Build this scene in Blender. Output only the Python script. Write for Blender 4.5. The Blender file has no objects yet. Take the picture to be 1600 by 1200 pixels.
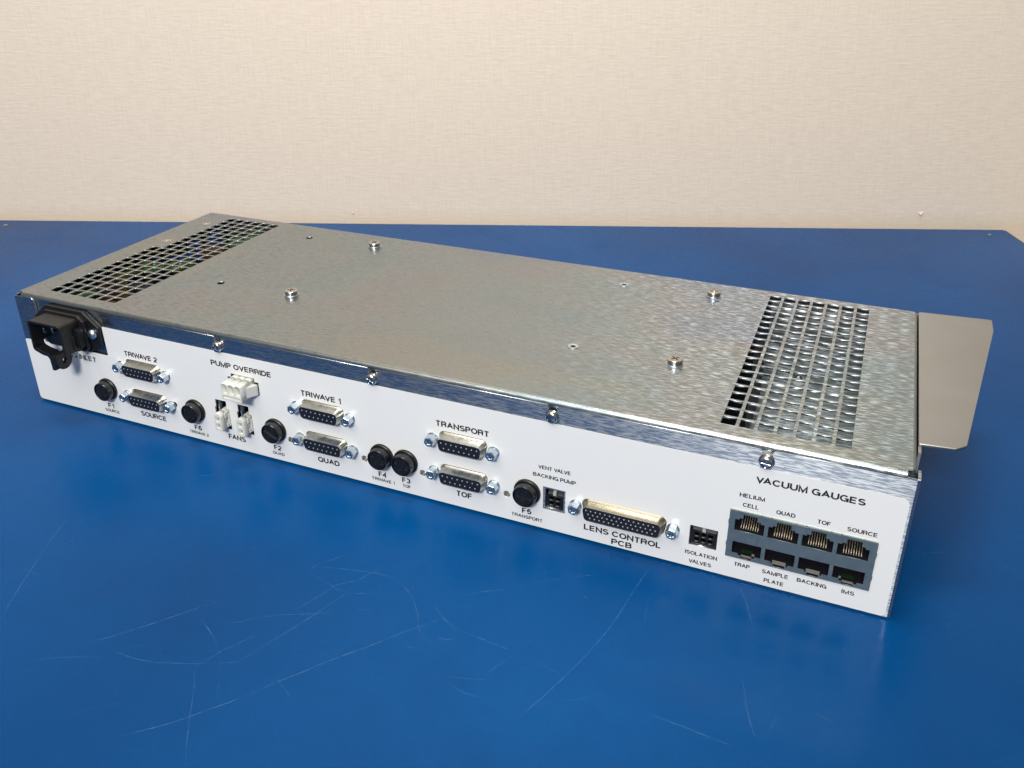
import bpy, bmesh, math, random
from mathutils import Vector, Matrix
random.seed(7)
S = 0.001                      # everything below is measured in millimetres
PI = math.pi
scene = bpy.context.scene
COL = scene.collection

# ------------------------------------------------------------------ camera
cam = bpy.data.cameras.new('camera')
cam_ob = bpy.data.objects.new('camera', cam)
COL.objects.link(cam_ob)
Rm = ((0.91937446, 0.39334612, -0.00542548),
      (0.16014986, -0.38684693, -0.90813076),
      (-0.35930854, 0.83404333, -0.41865151))
right, down, fwd = [Vector(r) for r in Rm]
m = Matrix.Identity(4)
for i in range(3):
    m[i][0] = right[i]; m[i][1] = -down[i]; m[i][2] = -fwd[i]
m.translation = Vector((463.97, -327.33, 269.98)) * S
cam_ob.matrix_world = m
cam.sensor_width = 36.0
cam.lens = 1361.91 / 1600 * 36
cam.shift_x = 0.00387
cam.shift_y = -0.05445
cam.clip_start = 0.01
cam.clip_end = 50
scene.camera = cam_ob

# ------------------------------------------------------------------ light
world = bpy.data.worlds.new('World')
scene.world = world
world.use_nodes = True
bg = world.node_tree.nodes['Background']
bg.inputs[0].default_value = (1.0, 0.985, 0.96, 1)
bg.inputs[1].default_value = 0.24

def area(name, loc, aim, sx, sy, power, col):
    l = bpy.data.lights.new(name, 'AREA')
    l.shape = 'RECTANGLE'; l.size = sx; l.size_y = sy
    l.energy = power; l.color = col
    o = bpy.data.objects.new(name, l); COL.objects.link(o)
    o.location = loc
    o.rotation_euler = (Vector(aim) - Vector(loc)).to_track_quat('-Z', 'Y').to_euler()
    return o
area('room_or_fill_lamp', (0.47, -1.36, 1.04), (0.42, -0.05, 0.03), 0.45, 0.20, 25.0, (1.0, 0.995, 0.98))
area('room_or_fill_lamp', (0.15, -0.80, 1.35), (0.12, 0.0, 0.0), 1.3, 0.8, 12.0, (1.0, 0.995, 0.985))  # broad fill light, added to lift the front faces
area('room_or_fill_lamp', (0.20, 0.02, 1.65), (0.10, 0.42, 0.55), 0.5, 0.3, 4.2, (1.0, 0.975, 0.93)).data.spread = 1.45  # added wash for the upper wall, spread narrowed to spare the table
scene.view_settings.view_transform = 'Standard'
scene.view_settings.look = 'None'
scene.view_settings.gamma = 1
scene.view_settings.exposure = 0.0

# ------------------------------------------------------------------ materials
def nodes(name):
    mt = bpy.data.materials.new(name); mt.use_nodes = True
    nt = mt.node_tree
    return mt, nt, nt.nodes['Principled BSDF']
def N(nt, typ, **kw):
    n = nt.nodes.new(typ)
    for k, v in kw.items():
        if k in n.inputs: n.inputs[k].default_value = v
        else: setattr(n, k, v)
    return n
def coords(nt, scale):
    tc = N(nt, 'ShaderNodeTexCoord'); mp = N(nt, 'ShaderNodeMapping')
    mp.inputs['Scale'].default_value = scale
    nt.links.new(tc.outputs['Object'], mp.inputs['Vector'])
    return mp.outputs[0]
def noise(nt, scale3, scale=1.0, detail=3, rough=.55):
    n = N(nt, 'ShaderNodeTexNoise', Scale=scale, Detail=detail, Roughness=rough)
    nt.links.new(coords(nt, scale3), n.inputs['Vector'])
    return n.outputs['Fac']
def ramp(nt, fac, stops):
    r = N(nt, 'ShaderNodeValToRGB')
    cr = r.color_ramp
    while len(cr.elements) < len(stops): cr.elements.new(.5)
    for e, (p, c) in zip(cr.elements, stops):
        e.position = p; e.color = (*c, 1) if len(c) == 3 else c
    nt.links.new(fac, r.inputs[0])
    return r.outputs[0]
def rng(nt, fac, a, b, lo, hi):
    r = N(nt, 'ShaderNodeMapRange')
    r.inputs[1].default_value = a; r.inputs[2].default_value = b
    r.inputs[3].default_value = lo; r.inputs[4].default_value = hi
    nt.links.new(fac, r.inputs[0]); return r.outputs[0]
def mix(nt, fac, a, b, mode='MIX'):
    x = N(nt, 'ShaderNodeMix', data_type='RGBA', blend_type=mode)
    for s, v in ((0, fac), (6, a), (7, b)):
        if hasattr(v, 'links') or hasattr(v, 'node'): nt.links.new(v, x.inputs[s])
        else: x.inputs[s].default_value = v if s == 0 else (*v, 1)
    return x.outputs[2]
def bump(nt, bsdf, fac, dist, strength=1.0, prev=None):
    b = N(nt, 'ShaderNodeBump'); b.inputs['Strength'].default_value = strength
    b.inputs['Distance'].default_value = dist
    nt.links.new(fac, b.inputs['Height'])
    if prev: nt.links.new(prev, b.inputs['Normal'])
    nt.links.new(b.outputs[0], bsdf.inputs['Normal']); return b.outputs[0]

def plain(name, col, rough=.5, metal=0.0, var=0.06, spec=.5, fine=900, b=0.0):
    mt, nt, p = nodes(name)
    f = noise(nt, (1, 1, 1), fine, 3)
    f2 = noise(nt, (1, 1, 1), fine / 12, 2)
    lo = tuple(c * (1 - var) for c in col); hi = tuple(min(1, c * (1 + var)) for c in col)
    c1 = mix(nt, f, lo, hi)
    c2 = mix(nt, rng(nt, f2, .35, .65, 0, var * 2), c1, tuple(c * .8 for c in col))
    nt.links.new(c2, p.inputs['Base Color'])
    p.inputs['Metallic'].default_value = metal
    p.inputs['Specular IOR Level'].default_value = spec
    nt.links.new(rng(nt, f, .3, .7, max(0, rough - .06), rough + .06), p.inputs['Roughness'])
    if b: bump(nt, p, f, b)
    return mt

def zinc(name, tint=True, base=(.320, .356, .376), rough=.30, grain=1.0, sc=(75, 820, 820), depth=3.2e-5, wide=.15, wr=.50, cv=.025, wc=1.0):
    mt, nt, p = nodes(name)
    g1 = noise(nt, sc, 1.0, 3, .6)
    g2 = noise(nt, (sc[0] * 2.4, sc[1] * 1.7, sc[2] * 1.7), 1.0, 1, .5)
    c = mix(nt, rng(nt, g1, .3, .7, 0, 1), tuple(x * (1-cv) for x in base), tuple(x * (1+cv) for x in base))
    if tint:
        t = noise(nt, (1, 1.8, 1), 7.0, 3, .5)
        tc = ramp(nt, t, [(.32, (.88, .90, .99)), (.42, (1.05, .96, .94)), (.5, (.98, 1, .97)), (.58, (.88, .97, .98)), (.66, (1.02, 1.02, .90))])
        c = mix(nt, .8, c, tc, 'MULTIPLY')
        t2 = noise(nt, (1, 1.6, 1), 8.0, 3, .55)
        c = mix(nt, rng(nt, t2, .48, .68, 0, .36), c, (.36, .325, .315))
    nt.links.new(c, p.inputs['Base Color'])
    p.inputs['Metallic'].default_value = 1.0
    nt.links.new(rng(nt, g2, .3, .7, rough - .05, rough + .08), p.inputs['Roughness'])
    b1 = bump(nt, p, g1, depth * grain)
    b2 = bump(nt, p, g2, depth * .45 * grain, prev=b1)
    # second, wide lobe across the rolling grain
    q = N(nt, 'ShaderNodeBsdfPrincipled')
    nt.links.new(c, q.inputs['Base Color']); q.inputs['Metallic'].default_value = 1.0
    q.inputs['Roughness'].default_value = wr; q.inputs['Anisotropic'].default_value = 1.0
    nt.links.new(b2, q.inputs['Normal'])
    ge = N(nt, 'ShaderNodeNewGeometry'); vm = N(nt, 'ShaderNodeVectorMath', operation='CROSS_PRODUCT')
    nt.links.new(ge.outputs['Normal'], vm.inputs[0]); vm.inputs[1].default_value = (1, 0, 0)
    nt.links.new(vm.outputs[0], q.inputs['Tangent'])
    mx = N(nt, 'ShaderNodeMixShader')
    nt.links.new(rng(nt, g2, .42 + .07*(wc > .9), .62 + .06*(wc > .9), wide * (1-.93*wc), min(1, wide * (1+(1.3 if wc < .9 else 2.5)*wc))), mx.inputs[0])
    nt.links.new(p.outputs[0], mx.inputs[1]); nt.links.new(q.outputs[0], mx.inputs[2])
    nt.links.new(mx.outputs[0], nt.nodes['Material Output'].inputs[0])
    return mt

M = {}
M['cover'] = zinc('galvanised_cover_steel')
M['chassis'] = zinc('galvanised_chassis_steel', base=(.49, .515, .53), rough=.20, sc=(85, 1250, 1250), depth=.8e-5, wide=.38, wr=.56, tint=False, wc=.55)
M['bracket'] = zinc('bracket_steel_wall_tone', base=(.325, .318, .295), rough=.42, tint=False, wc=0, sc=(20, 40, 40), depth=0, wide=.2, cv=.02)  # rougher finish; tone of the reflected wall put into the base colour
M['inner'] = zinc('inner_case_steel', tint=False, base=(.28, .305, .315), rough=.5, sc=(60, 900, 900), depth=.7e-5, wide=.3)
M['label'] = plain('white_printed_overlay', (.715, .712, .695), .21, 0, .015, .4, 1500, 1.5e-6)
M['ink'] = plain('black_ink', (.006, .006, .008), .6)
M['black'] = plain('black_moulded_plastic', (.008, .008, .009), .38, 0, .15, .4, 1500, 6e-6)
M['blackmatt'] = plain('black_insulator_plastic', (.010, .010, .014), .42, 0, .15)
M['cap'] = plain('black_cap_plastic', (.010, .010, .011), .28, 0, .15, .6, 1500, 4e-6)
M['shell'] = plain('tinned_connector_shell', (.55, .525, .45), .30, 1, .04, fine=300, b=0)
M['brass'] = plain('yellow_passivated_shell', (.31, .275, .205), .32, 1, .04, fine=300, b=0)
M['zincbright'] = plain('blue_zinc_plating', (.62, .69, .74), .33, 1, .08, fine=900, b=5e-6)
M['nickel'] = plain('nickel_screw_plating', (.52, .50, .475), .2, 1, .10, fine=900, b=6e-6)
M['shield'] = plain('jack_shield_steel', (.35, .40, .365), .48, 1, .08, fine=500, b=6e-6)
M['gold'] = plain('plated_contact_metal', (.88, .74, .52), .30, 1, .05)
M['dot'] = plain('contact_tip_glint', (.50, .49, .46), .35, .25, .05)  # pale and barely metallic: glint on the contact tips put into the colour
M['nylon'] = plain('natural_white_nylon', (.60, .595, .535), .38, 0, .03, .5, 900, 5e-6)
p = M['nylon'].node_tree.nodes['Principled BSDF']
p.inputs['Subsurface Weight'].default_value = .35; p.inputs['Subsurface Scale'].default_value = .003
p.inputs['Subsurface Radius'].default_value = (1, .95, .8)
M['board'] = plain('green_circuit_board', (.006, .026, .008), .35, 0, .2, fine=300)
M['bluecap'] = plain('blue_sleeve', (.008, .03, .16), .3, 0, .1)
M['greencap'] = plain('green_coil_varnish', (.025, .085, .015), .35, 0, .2)
M['yellow'] = plain('yellow_tape', (.22, .155, .02), .4, 0, .1)
M['springs'] = plain('satin_spring_steel', (.17, .16, .13), .4, 0, .08, .5)
M['brown'] = plain('brown_coil_wire', (.07, .03, .015), .4, 0, .2)
M['greylump'] = plain('grey_silicone', (.42, .40, .40), .5, 0, .1)

# blue table laminate
mt, nt, p = nodes('blue_table_laminate')
n1 = noise(nt, (1, 1, 1), 5.5, 4, .55); n2 = noise(nt, (1, 3, 1), 60, 4, .7); n3 = noise(nt, (1, 1, 1), 22, 4, .6)
c = mix(nt, rng(nt, n1, .32, .68, 0, 1), (.0001, .038, .136), (.0001, .061, .208))
c = mix(nt, rng(nt, n3, .5, .75, 0, .45), c, (.0006, .036, .125))
c = mix(nt, rng(nt, n2, .62, .8, 0, .14), c, (.01, .085, .22))
nt.links.new(c, p.inputs['Base Color'])
nt.links.new(rng(nt, n3, .3, .7, .22, .32), p.inputs['Roughness'])
p.inputs['Specular IOR Level'].default_value = .10
nb = noise(nt, (1, 1, 1), 1400, 2, .5)
bump(nt, p, nb, 6e-6)
M['table'] = mt
M['edge'] = plain('dark_table_edge', (.03, .035, .05), .5)
# scratch
mt, nt, p = nodes('pale_scratch')
p.inputs['Base Color'].default_value = (.10, .24, .40, 1); p.inputs['Roughness'].default_value = .55
tr = N(nt, 'ShaderNodeBsdfTransparent'); mx = N(nt, 'ShaderNodeMixShader')
f = noise(nt, (1, 1, 1), 420, 4, .75)
nt.links.new(rng(nt, f, .38, .66, 0.01, .62), mx.inputs[0])
nt.links.new(tr.outputs[0], mx.inputs[1]); nt.links.new(p.outputs[0], mx.inputs[2])
nt.links.new(mx.outputs[0], nt.nodes['Material Output'].inputs[0])
M['scratch'] = mt
# wall linen paper (object coordinates: x along the wall, z up)
mt, nt, p = nodes('linen_wallpaper')
h1 = noise(nt, (105, 1, 680), 1, 3, .6); v1 = noise(nt, (560, 1, 38), 1, 3, .6)
h2 = noise(nt, (60, 1, 480), 1, 2, .6); big = noise(nt, (1, 1, 1), 4, 3)
add = N(nt, 'ShaderNodeMath', operation='ADD'); nt.links.new(h1, add.inputs[0])
m2_ = N(nt, 'ShaderNodeMath', operation='MULTIPLY'); nt.links.new(v1, m2_.inputs[0]); m2_.inputs[1].default_value = .9
nt.links.new(m2_.outputs[0], add.inputs[1])
add2 = N(nt, 'ShaderNodeMath', operation='ADD'); nt.links.new(add.outputs[0], add2.inputs[0]); nt.links.new(h2, add2.inputs[1])
wv = add2.outputs[0]
c = mix(nt, rng(nt, wv, 1.05, 1.7, 0, 1), (.655, .556, .452), (.735, .634, .522))
c = mix(nt, rng(nt, big, .4, .7, 0, .12), c, (.70, .58, .46))
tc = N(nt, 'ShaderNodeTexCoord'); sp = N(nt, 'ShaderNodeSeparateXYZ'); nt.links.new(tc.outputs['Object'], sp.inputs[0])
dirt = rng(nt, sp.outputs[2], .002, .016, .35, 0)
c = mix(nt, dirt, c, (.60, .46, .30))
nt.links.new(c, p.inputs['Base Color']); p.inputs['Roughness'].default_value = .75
p.inputs['Specular IOR Level'].default_value = .25
bump(nt, p, wv, 1.7e-4, .8)
M['wall'] = mt

# ------------------------------------------------------------------ mesh helpers
class MB:
    def __init__(s): s.v = []; s.f = []
    def add(s, vs, fs):
        o = len(s.v); s.v += [tuple(v) for v in vs]; s.f += [tuple(i + o for i in f) for f in fs]; return s
    def box(s, x0, x1, y0, y1, z0, z1):
        return s.add([(x0,y0,z0),(x1,y0,z0),(x1,y1,z0),(x0,y1,z0),(x0,y0,z1),(x1,y0,z1),(x1,y1,z1),(x0,y1,z1)],
              [(0,3,2,1),(4,5,6,7),(0,1,5,4),(1,2,6,5),(2,3,7,6),(3,0,4,7)])
    def loft(s, rings, cap0=False, cap1=False, closed=True):
        n = len(rings[0]); vs = [p for r in rings for p in r]; fs = []
        for k in range(len(rings) - 1):
            for i in range(n if closed else n - 1):
                j = (i + 1) % n
                fs.append((k*n+i, k*n+j, (k+1)*n+j, (k+1)*n+i))
        if cap0: fs.append(tuple(range(n))[::-1])
        if cap1: fs.append(tuple((len(rings)-1)*n + i for i in range(n)))
        return s.add(vs, fs)
    def prism_y(s, poly, y0, y1):       # poly of (x,z)
        return s.loft([[(x, y0, z) for x, z in poly], [(x, y1, z) for x, z in poly]], True, True)
    def prism_z(s, poly, z0, z1):
        return s.loft([[(x, y, z0) for x, y in poly], [(x, y, z1) for x, y in poly]], True, True)
    def prism_x(s, poly, x0, x1):       # poly of (y,z)
        return s.loft([[(x0, y, z) for y, z in poly], [(x1, y, z) for y, z in poly]], True, True)
    def lathe_y(s, prof, cx=0, cz=0, n=32, ph=0):   # prof of (r, y)
        rings = [[(cx + r*math.cos(2*PI*i/n+ph), y, cz + r*math.sin(2*PI*i/n+ph)) for i in range(n)] for r, y in prof]
        return s.loft(rings, True, True)
    def lathe_z(s, prof, cx=0, cy=0, n=32, ph=0):
        rings = [[(cx + r*math.cos(2*PI*i/n+ph), cy + r*math.sin(2*PI*i/n+ph), z) for i in range(n)] for r, z in prof]
        return s.loft(rings, True, True)
    def mesh(s, name, mat, smooth=False, angle=35):
        me = bpy.data.meshes.new(name)
        me.from_pydata([(x*S, y*S, z*S) for x, y, z in s.v], [], s.f)
        finish(me, mat, smooth, angle); return me
def finish(me, mat, smooth=False, angle=35):
    bm = bmesh.new(); bm.from_mesh(me)
    bmesh.ops.recalc_face_normals(bm, faces=bm.faces)
    if smooth:
        for f in bm.faces: f.smooth = True
        a = math.radians(angle)
        for e in bm.edges:
            if len(e.link_faces) == 2 and e.calc_face_angle(0) > a: e.smooth = False
    bm.to_mesh(me); bm.free()
    me.materials.clear(); me.materials.append(M[mat]); me.update()
def obj(name, me, parent=None, loc=(0, 0, 0), label=None, kind=None, bevel=0, seg=2):
    o = bpy.data.objects.new(name, me); COL.objects.link(o)
    o.location = Vector(loc) * S
    if parent: o.parent = parent
    if label: o['label'] = label
    if kind: o['kind'] = kind
    if bevel:
        b = o.modifiers.new('bevel', 'BEVEL'); b.width = bevel*S; b.segments = seg; b.limit_method = 'ANGLE'; b.angle_limit = math.radians(40)
    return o
def empty(name, parent=None, loc=(0, 0, 0), label=None):
    return obj(name, None, parent, loc, label)
def arc(cx, cy, r, a0, a1, n=6):
    return [(cx + r*math.cos(math.radians(a0+(a1-a0)*i/n)), cy + r*math.sin(math.radians(a0+(a1-a0)*i/n))) for i in range(n+1)]
def circle(cx, cy, r, n=24): return [(cx + r*math.cos(2*PI*i/n), cy + r*math.sin(2*PI*i/n)) for i in range(n)]
def rect(x0, x1, y0, y1): return [(x0, y0), (x1, y0), (x1, y1), (x0, y1)]
def rounded(poly, rad, n=5):
    out = []; L = len(poly)
    for i, p in enumerate(poly):
        r = rad[i] if isinstance(rad, (list, tuple)) else rad
        P = Vector(p); A = Vector(poly[i-1]); B = Vector(poly[(i+1) % L])
        if r <= 0: out.append(tuple(P)); continue
        a = (A-P).normalized(); b = (B-P).normalized()
        ang = a.angle(b); d = min(r / math.tan(ang/2), (A-P).length*.49, (B-P).length*.49); r = d*math.tan(ang/2)
        c = P + (a+b).normalized() * (r / math.sin(ang/2))
        s0 = P + a*d - c; s1 = P + b*d - c
        t0 = math.atan2(s0.y, s0.x); t1 = math.atan2(s1.y, s1.x)
        dt = (t1 - t0 + PI) % (2*PI) - PI
        for k in range(n+1): out.append((c.x + r*math.cos(t0+dt*k/n), c.y + r*math.sin(t0+dt*k/n)))
    return out
def eval_mesh(o, name):
    dg = bpy.context.evaluated_depsgraph_get(); dg.update()
    return bpy.data.meshes.new_from_object(o.evaluated_get(dg), depsgraph=dg)
def sheet(name, mat, outer, holes, t, plane, at, bev=0.0):
    """flat plate with holes; plane 'xz' (at = y of its front, thickness backwards) or 'xy' (at = z of its top)"""
    cu = bpy.data.curves.new(name, 'CURVE'); cu.dimensions = '2D'; cu.fill_mode = 'BOTH'
    for poly in [outer] + list(holes):
        sp = cu.splines.new('POLY'); sp.points.add(len(poly)-1)
        for q, (x, y) in zip(sp.points, poly): q.co = (x*S, y*S, 0, 1)
        sp.use_cyclic_u = True
    cu.extrude = max(0, t/2 - bev)*S
    if bev: cu.bevel_depth = bev*S; cu.offset = -bev*S; cu.bevel_resolution = 1
    o = bpy.data.objects.new(name, cu); COL.objects.link(o)
    me = eval_mesh(o, name); bpy.data.objects.remove(o); bpy.data.curves.remove(cu)
    for v in me.vertices:
        x, y, z = v.co
        v.co = (x, at*S + t/2*S - z, y) if plane == 'xz' else (x, y, at*S - t/2*S + z)
    me.name = name
    bm = bmesh.new(); bm.from_mesh(me); bmesh.ops.remove_doubles(bm, verts=bm.verts, dist=1e-7); bm.to_mesh(me); bm.free()
    finish(me, mat); return me
def el(cx, cy, rx, ry, a0, a1, n=14):
    return [(cx + rx*math.cos(math.radians(a0+(a1-a0)*i/n)), cy + ry*math.sin(math.radians(a0+(a1-a0)*i/n))) for i in range(n+1)]
GL = {  # centre lines of plain grotesque capitals in a box of height 1
 'A': (.80, [[(0,0),(.40,1),(.80,0)], [(.13,.33),(.67,.33)]]),
 'B': (.68, [[(0,0),(0,1),(.40,1)]+el(.40,.76,.24,.24,90,-90)+[(0,.52)], [(.40,.52)]+el(.43,.26,.25,.26,90,-90)+[(0,0)]]),
 'C': (.76, [el(.40,.5,.40,.5,38,322,26)]),
 'D': (.74, [[(0,0),(0,1),(.32,1)]+el(.32,.5,.42,.5,90,-90,18)+[(0,0)]]),
 'E': (.62, [[(.62,1),(0,1),(0,0),(.62,0)], [(0,.52),(.57,.52)]]),
 'F': (.58, [[(.58,1),(0,1),(0,0)], [(0,.50),(.52,.50)]]),
 'G': (.80, [el(.40,.5,.40,.5,42,345,26)+[(.79,.46),(.44,.46)], [(.79,.46),(.79,0)]]),
 'H': (.70, [[(0,0),(0,1)], [(.70,0),(.70,1)], [(0,.52),(.70,.52)]]),
 'I': (.02, [[(.01,0),(.01,1)]]),
 'K': (.70, [[(0,0),(0,1)], [(.66,1),(0,.38)], [(.22,.58),(.70,0)]]),
 'L': (.54, [[(0,1),(0,0),(.54,0)]]),
 'M': (.84, [[(0,0),(0,1),(.42,0),(.84,1),(.84,0)]]),
 'N': (.70, [[(0,0),(0,1),(.70,0),(.70,1)]]),
 'O': (.82, [el(.41,.5,.41,.5,0,360,30)]),
 'P': (.64, [[(0,0),(0,1),(.38,1)]+el(.38,.73,.26,.27,90,-90)+[(0,.46)]]),
 'Q': (.82, [el(.41,.5,.41,.5,0,360,30), [(.50,.24),(.80,-.02)]]),
 'R': (.68, [[(0,0),(0,1),(.40,1)]+el(.40,.74,.26,.26,90,-90)+[(0,.48)], [(.42,.48),(.60,.40),(.63,.12),(.68,0)]]),
 'S': (.66, [el(.33,.755,.30,.245,25,215,16)+[(.20,.57),(.46,.47)]+el(.34,.26,.32,.26,45,-158,16)]),
 'T': (.66, [[(0,1),(.66,1)], [(.33,1),(.33,0)]]),
 'U': (.70, [[(0,1),(0,.34)]+el(.35,.34,.35,.34,180,360,16)+[(.70,1)]]),
 'V': (.74, [[(0,1),(.37,0),(.74,1)]]),
 'W': (1.12, [[(0,1),(.28,0),(.56,1),(.84,0),(1.12,1)]]),
 '1': (.30, [[(0,.76),(.18,.80),(.26,1),(.26,0)]]),
 '2': (.60, [el(.30,.70,.29,.30,170,-30,14)+[(.04,.12),(0,0),(.60,0)]]),
 '3': (.60, [el(.30,.74,.27,.26,160,-80,14), el(.30,.27,.30,.27,85,-160,14)]),
 '4': (.64, [[(.48,0),(.48,1),(0,.27),(.64,.27)]]),
 '5': (.60, [[(.56,1),(.12,1),(.05,.50)]+el(.28,.31,.31,.31,140,-140,16)]),
 '6': (.60, [el(.31,.31,.29,.31,180,-180,22), [(.02,.31)]+el(.36,.55,.34,.45,180,50,12)]),
}
def text_mesh(s, w, h, mat='ink', weight=.205):
    t = weight*h; gap = .285; pen = 0; segs = []; prev = ''
    KN = {'WA': -.17, 'AV': -.17, 'VA': -.17, 'TA': -.1, 'AT': -.1, 'LA': 0, 'TO': -.03, 'PL': 0, 'FA': -.1, 'LV': -.12, 'OV': -.04, 'LT': -.1}
    for ch in s:
        pen += KN.get(prev + ch, 0); prev = ch
        if ch == ' ': pen += .40; continue
        gw, st = GL[ch]
        segs += [[(pen+x, y) for x, y in q] for q in st]; pen += gw + gap
    pen -= gap
    AX = 1.18; kx = (w - t*AX)/pen; ky = h - t
    mb = MB()
    for k, q in enumerate(segs):
        P = [Vector(((x*kx - (w-t*AX)/2)/AX, t/2 + y*ky)) for x, y in q]
        Lp, Rp = [], []; closed = (P[0]-P[-1]).length < 1e-4
        if closed: P = P[:-1]
        n = len(P)
        for i in range(n):
            a_ = P[i-1] if (i or closed) else None; b_ = P[(i+1) % n] if (i < n-1 or closed) else None
            d1 = (P[i]-a_).normalized() if a_ is not None else None; d2 = (b_-P[i]).normalized() if b_ is not None else None
            ns = [Vector((-d.y, d.x)) for d in (d1, d2) if d is not None]
            nn = sum(ns, Vector((0, 0)))
            if nn.length < .2: nn = ns[0]*1.0
            nn.normalize(); c = max(.38, nn.dot(ns[0])); o_ = nn*(t/2/c); p_ = P[i]
            if d1 is None: p_ = p_ - d2*t*.5 if q[0][1] in (0, 1) and abs(d2.x) < .3 else p_
            if d2 is None: p_ = p_ + d1*t*.5 if q[-1][1] in (0, 1) and abs(d1.x) < .3 else p_
            y_ = -.002*k
            Lp.append(((p_.x+o_.x)*AX, y_, p_.y+o_.y)); Rp.append(((p_.x-o_.x)*AX, y_, p_.y-o_.y))
        base = len(mb.v); mb.v += Lp + Rp
        for i in range(n if closed else n-1):
            j = (i+1) % n; mb.f.append((base+i, base+j, base+n+j, base+n+i))
    return mb.mesh('lettering', mat)

# ------------------------------------------------------------------ wall and table
ang = math.radians(20.43)
U = Vector((math.cos(ang), math.sin(ang), 0)); V = Vector((math.sin(ang), -math.cos(ang), 0))   # along the table's back edge, and towards the viewer
corner = Vector((587.3, 607.9, -1))
tb = bpy.data.objects.new('table', None); COL.objects.link(tb)
tb.location = corner*S; tb.rotation_euler = (0, 0, ang)
tb['label'] = 'scratched blue laminate table top under the metal electronics unit, against the wall'; tb['category'] = 'table'
mb = MB().box(-1900, 0, -1150, 0, -22, 0)
o = obj('table_top', mb.mesh('table_top', 'table'), tb, bevel=.6)
mb = MB().box(-1903, 2.0, -1153, -1150.2, -22.5, -.8).box(.2, 2.2, -1150, -.2, -22.5, -.8)
obj('edge_band', mb.mesh('edge_band', 'edge'), tb)
inv = tb.rotation_euler.to_matrix().inverted()
def tloc(x, y, z=-1): return inv @ (Vector((x, y, z)) - corner)
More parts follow.
